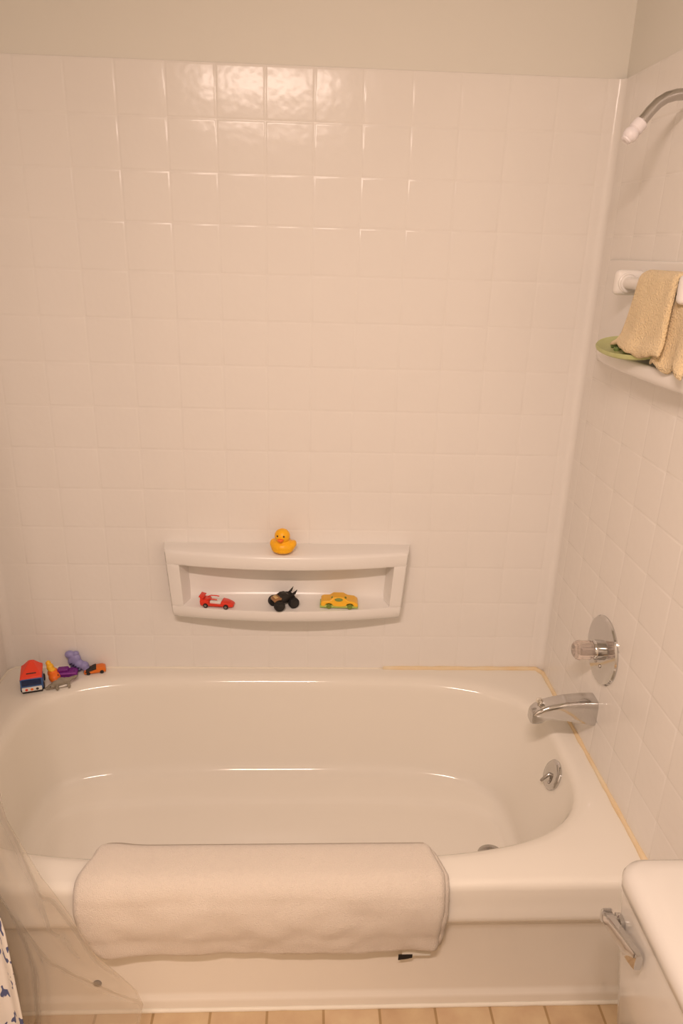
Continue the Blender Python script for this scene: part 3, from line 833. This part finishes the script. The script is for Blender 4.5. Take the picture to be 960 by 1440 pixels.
bm = bmesh.new(); box(bm, (-0.033, -0.010, 0.0370), (-0.022, 0.008, 0.0405), 0.0012); new_obj('engine', bm, M['goldpaint'], mk)

# yellow and green plastic car (nose to +x)
yc = thing('toy_car', 'yellow plastic toy car on green base, right end of the soap niche', 'toy car', (-0.455, -0.056, FZ), math.radians(-2))
bm = bmesh.new()
top = [(-0.050, 0.0105), (-0.049, 0.0200), (-0.042, 0.0235), (-0.026, 0.0245), (-0.016, 0.0330), (0.010, 0.0330), (0.022, 0.0250), (0.040, 0.0220), (0.049, 0.0155), (0.050, 0.0090)]
def arch(cx): return [(cx+0.0105*math.cos(PI*k/6), 0.0085+0.0085*math.sin(PI*k/6)) for k in range(7)]
prof = top + [(0.045, 0.0075)] + arch(0.028) + [(0.0, 0.0072)] + arch(-0.028) + [(-0.046, 0.0080)]
prism(bm, prof, 0.042, 0.0, taper=lambda x, z: 1.0-0.22*max(0, (z-0.022)/0.011))
yb = new_obj('body', bm, M['yellow'], yc, angle=50)
bv = yb.modifiers.new('soft edges', 'BEVEL'); bv.width = 0.0022; bv.segments = 3; bv.limit_method = 'ANGLE'; bv.angle_limit = math.radians(50)
bm = bmesh.new(); prism(bm, [(-0.052, 0.004), (-0.0525, 0.0095), (-0.045, 0.0115), (0.045, 0.0095), (0.0505, 0.0070), (0.049, 0.0035)], 0.0405, 0.0012); new_obj('base', bm, M['lime'], yc)
bm = bmesh.new(); lathe(bm, [(0.0095, 0.0), (0.0088, 0.0012), (0, 0.0014)], 24, (-0.002, -0.0192, 0.0275), (0, -0.93, 0.37), sx=0.50, sy=1.15, up=(0, 0, 1)); new_obj('side_window', bm, M['limedark'], yc)
for (x0, x1) in ((0.0125, 0.0195), (-0.0225, -0.0160)):
    bm = bmesh.new(); zc = 0.0292; a = 1 if x0 > 0 else -1
    xm = (x0+x1)/2
    ball(bm, (xm, -0.010, 0.0300), (0.0030, 0.0050, 0.0022), 12, 8); new_obj('window', bm, M['limedark'], yc)
for x in (-0.028, 0.028):
    for s in (-1, 1): wheel(yc, x, s*0.0180, 0.0072, 0.0072, 0.0055, 'limedark', None)

# ------------------------------------------------------------------ toys on the tub corner
DZ = RIM+0.0002
# red and blue fire truck, front toward the camera (local -y)
ft = thing('toy_truck', 'red and blue chunky toy truck facing out at the left tub corner', 'toy truck', (-1.281, -0.094, DZ), math.radians(17))
ft.scale = (0.83, 0.83, 0.80)
bm = bmesh.new(); box(bm, (-0.031, -0.040, 0.0), (0.031, 0.040, 0.012), 0.003); new_obj('chassis', bm, M['black'], ft)
bm = bmesh.new()
for v in box(bm, (-0.034, -0.042, 0.010), (0.034, 0.006, 0.058), 0.006, 3): pass
new_obj('cab', bm, M['blue'], ft)
bm = bmesh.new(); box(bm, (-0.0295, -0.0440, 0.0310), (0.0295, -0.0405, 0.0530), 0.0015); new_obj('windshield', bm, M['navy'], ft)
bm = bmesh.new(); box(bm, (-0.0300, -0.0465, 0.0105), (0.0300, -0.0405, 0.0260), 0.0025); bp = new_obj('bumper', bm, M['white'], ft)
for x, mm in ((-0.016, 'redbright'), (0.0, 'orange'), (0.016, 'dark')):
    bm = bmesh.new(); lathe(bm, [(0.0045, 0), (0.0040, 0.0012), (0, 0.0014)], 16, (x, -0.0462, 0.0183), (0, -1, 0)); new_obj('light', bm, M[mm], bp)
bm = bmesh.new()
loft(bm, [([(-0.033, -0.041), (0.033, -0.041), (0.033, 0.040), (-0.033, 0.040)], 0.052), ([(-0.0325, -0.040), (0.0325, -0.040), (0.033, 0.040), (-0.033, 0.040)], 0.061),
          ([(-0.025, -0.022), (0.025, -0.022), (0.025, 0.036), (-0.025, 0.036)], 0.067), ([(-0.009, 0.010), (0.009, 0.010), (0.009, 0.030), (-0.009, 0.030)], 0.084), ([(-0.004, 0.016), (0.004, 0.016), (0.004, 0.026), (-0.004, 0.026)], 0.087)])
rf = new_obj('roof', bm, M['redbright'], ft, angle=30)
bv = rf.modifiers.new('soft edges', 'BEVEL'); bv.width = 0.003; bv.segments = 3
bm = bmesh.new(); box(bm, (-0.014, -0.0270, 0.0620), (0.016, -0.0220, 0.0670), 0.001); new_obj('vent_slot', bm, M['dark'], rf)
for y in (-0.022, 0.028):
    for s in (-1, 1):
        bm = bmesh.new(); lathe(bm, [(0.008, -0.004), (0.012, -0.003), (0.012, 0.003), (0.008, 0.004)], 20, (s*0.032, y, 0.0118), (1, 0, 0)); new_obj('wheel', bm, M['tyre'], ft)

# orange toy with a yellow top, between truck and purple toy
ob = thing('bath_toy', 'orange bath toy with a yellow top, wedged between red truck and purple toy', 'bath toy', (-1.232, -0.066, DZ), math.radians(15))
ob.scale = (0.72, 0.8, 0.80)
blob('body', [((0, -0.004, 0.017), (0.022, 0.024, 0.017)), ((-0.006, 0.010, 0.026), (0.020, 0.020, 0.018)), ((0.004, -0.018, 0.010), (0.016, 0.016, 0.010))], M['orange'], ob, 0.002, 5)
blob('top', [((-0.014, 0.014, 0.046), (0.014, 0.014, 0.014)), ((-0.020, 0.022, 0.058), (0.010, 0.010, 0.010)), ((-0.008, 0.006, 0.040), (0.014, 0.012, 0.006))], M['yellow'], ob, 0.002, 4)
bm = bmesh.new(); ball(bm, (0.014, -0.014, 0.028), (0.0026, 0.002, 0.0026), 10, 8); new_obj('eye', bm, M['dark'], ob)

# purple toy boat
pu = thing('toy_boat', 'purple plastic toy with raised ridge, behind the grey animal', 'toy boat', (-1.207, -0.050, DZ), math.radians(8))
pu.scale = (0.84, 0.8, 0.84)
bm = bmesh.new()
prism(bm, [(-0.034, 0.006), (-0.037, 0.020), (-0.030, 0.026), (0.024, 0.027), (0.036, 0.022), (0.038, 0.012), (0.030, 0.0), (-0.028, 0.0)], 0.034, 0.003, 3)
pb = new_obj('hull', bm, M['purple'], pu)
bm = bmesh.new(); tube(bm, [(-0.032, -0.0165, 0.021), (0.0, -0.0180, 0.0225), (0.034, -0.0165, 0.0215)], 0.0028, 10); new_obj('ridge', bm, M['purple2'], pu)
bm = bmesh.new(); box(bm, (-0.024, -0.012, 0.025), (0.010, 0.012, 0.036), 0.004, 3); new_obj('deck', bm, M['purple'], pu)

# grey animal lying in front
ga = thing('toy_animal', 'small grey toy animal on four legs in front of the purple toy', 'toy animal', (-1.203, -0.100, DZ), math.radians(20))
blob('body', [((-0.004, 0, 0.016), (0.022, 0.010, 0.0095)), ((0.012, 0, 0.019), (0.014, 0.009, 0.009)), ((-0.024, -0.001, 0.010), (0.012, 0.008, 0.0065)), ((-0.034, -0.002, 0.007), (0.009, 0.0055, 0.0045)),
              ((0.028, 0.003, 0.022), (0.010, 0.005, 0.005)), ((0.036, 0.006, 0.024), (0.008, 0.003, 0.003)), ((0.0, 0, 0.026), (0.010, 0.003, 0.006)),
              ((0.018, -0.009, 0.008), (0.0045, 0.0045, 0.0085)), ((0.018, 0.009, 0.008), (0.0045, 0.0045, 0.0085)), ((-0.012, -0.010, 0.007), (0.0045, 0.0045, 0.0075)), ((-0.012, 0.010, 0.007), (0.0045, 0.0045, 0.0075))], M['grey'], ga, 0.0014, 3)
bm = bmesh.new(); ball(bm, (0.002, -0.0055, 0.0085), (0.016, 0.0040, 0.0032), 14, 8); new_obj('belly', bm, M['white'], ga)
bm = bmesh.new(); ball(bm, (-0.028, -0.0075, 0.0125), (0.0016, 0.0014, 0.0016), 10, 8); new_obj('eye', bm, M['dark'], ga)

# lavender striped animal leaning in the corner
la = thing('toy_animal', 'lavender toy animal with dark stripes leaning by the back wall', 'toy animal', (-1.188, -0.019, DZ), math.radians(0))
la.scale = (0.82, 0.8, 0.80)
R45 = Matrix.Rotation(math.radians(38), 4, 'Y')
blob('body', [((-0.006, 0.006, 0.042), (0.020, 0.016, 0.026), R45), ((-0.020, 0.008, 0.062), (0.017, 0.014, 0.014)), ((0.010, 0.002, 0.028), (0.018, 0.016, 0.016)), ((0.027, -0.001, 0.024), (0.0165, 0.015, 0.0150)),
              ((0.034, -0.002, 0.012), (0.013, 0.013, 0.012)), ((0.008, 0.004, 0.011), (0.012, 0.012, 0.011)), ((-0.012, 0.008, 0.016), (0.010, 0.011, 0.016)), ((0.000, 0.008, 0.066), (0.012, 0.010, 0.009))], M['lavender'], la, 0.0018, 4)
for k, (x, z) in enumerate(((-0.013, 0.036), (-0.006, 0.030), (0.000, 0.024), (0.008, 0.018), (0.016, 0.012))):
    bm = bmesh.new()
    tube(bm, [(x-0.006, -0.0115-0.0008*k, z-0.004), (x, -0.0135-0.0004*k, z), (x+0.006, -0.0138, z+0.004)], [0.0010, 0.0024, 0.0008], 10)
    new_obj('stripe', bm, M['stripe'], la)

# small orange car with black hood
oc_ = thing('toy_car', 'small orange toy car with black hood on the tub rim corner', 'toy car', (-1.135, -0.024, DZ), math.radians(16))
bm = bmesh.new()
prism(bm, [(-0.029, 0.004), (-0.0295, 0.009), (-0.020, 0.0125), (-0.010, 0.0135), (0.000, 0.0185), (0.020, 0.0190), (0.0285, 0.0150), (0.0295, 0.006), (0.027, 0.0035), (-0.026, 0.003)], 0.024, 0.0016, 2)
new_obj('body', bm, M['orange2'], oc_)
bm = bmesh.new(); prism(bm, [(-0.0285, 0.0085), (-0.020, 0.0133), (-0.010, 0.0144), (-0.001, 0.0192), (0.004, 0.0197), (0.004, 0.0150), (-0.010, 0.0115), (-0.024, 0.0080)], 0.0246, 0.0006); new_obj('hood', bm, M['dark'], oc_)
bm = bmesh.new(); box(bm, (-0.0305, -0.009, 0.0050), (-0.0285, 0.009, 0.0085), 0.0008); new_obj('grille', bm, M['hub'], oc_)
for x in (-0.018, 0.018):
    for s in (-1, 1): wheel(oc_, x, s*0.0115, 0.0052, 0.0052, 0.0035, 'tyre', None)

# ------------------------------------------------------------------ light: four vanity bulbs hung free above and behind the camera, no fixture modelled
W_BULB = 7.4
for k in range(4):
    ld = bpy.data.lights.new('vanity bulb', 'AREA'); ld.shape = 'DISK'; ld.size = 0.09
    ld.energy = W_BULB; ld.color = (1.0, 0.77, 0.665)
    lo = bpy.data.objects.new('vanity_bulb', ld); COL.objects.link(lo); lo.location = (-0.95+0.135*k, -1.90, 2.19)
    lo.rotation_euler = (math.radians(90-74), 0, math.radians(-62))     # shaded bulbs thrown forward and down
w = bpy.data.worlds.new('room'); S.world = w; w.use_nodes = True
w.node_tree.nodes['Background'].inputs[0].default_value = (1.0, 0.75, 0.5, 1); w.node_tree.nodes['Background'].inputs[1].default_value = 0.02

# ------------------------------------------------------------------ camera
cd = bpy.data.cameras.new('camera'); cam = bpy.data.objects.new('camera', cd); COL.objects.link(cam)
f_px = 1011.944
cd.sensor_fit = 'VERTICAL'; cd.sensor_height = 36.0; cd.lens = 36.0*f_px/1440.0; cd.clip_start = 0.02
wv = Vector((3.51188771e-01, -4.39402808e-02, 2.10755827e-02))
R3 = Matrix.Rotation(wv.length, 3, wv) @ Matrix(((1, 0, 0), (0, 0, -1), (0, 1, 0)))
right, down, fwd = Vector(R3[0]), Vector(R3[1]), Vector(R3[2])
mw = Matrix.Identity(4)
for i in range(3):
    mw[i][0] = right[i]; mw[i][1] = -down[i]; mw[i][2] = -fwd[i]
mw.translation = Vector((-0.543161, -1.797271, -0.369181+ZO))
cam.matrix_world = mw
S.camera = cam
vs_ = S.view_settings
S.display_settings.display_device = 'sRGB'
vs_.view_transform = 'Standard'; vs_.look = 'None'; vs_.gamma = 1.0; vs_.use_curve_mapping = False
vs_.exposure = 0.0
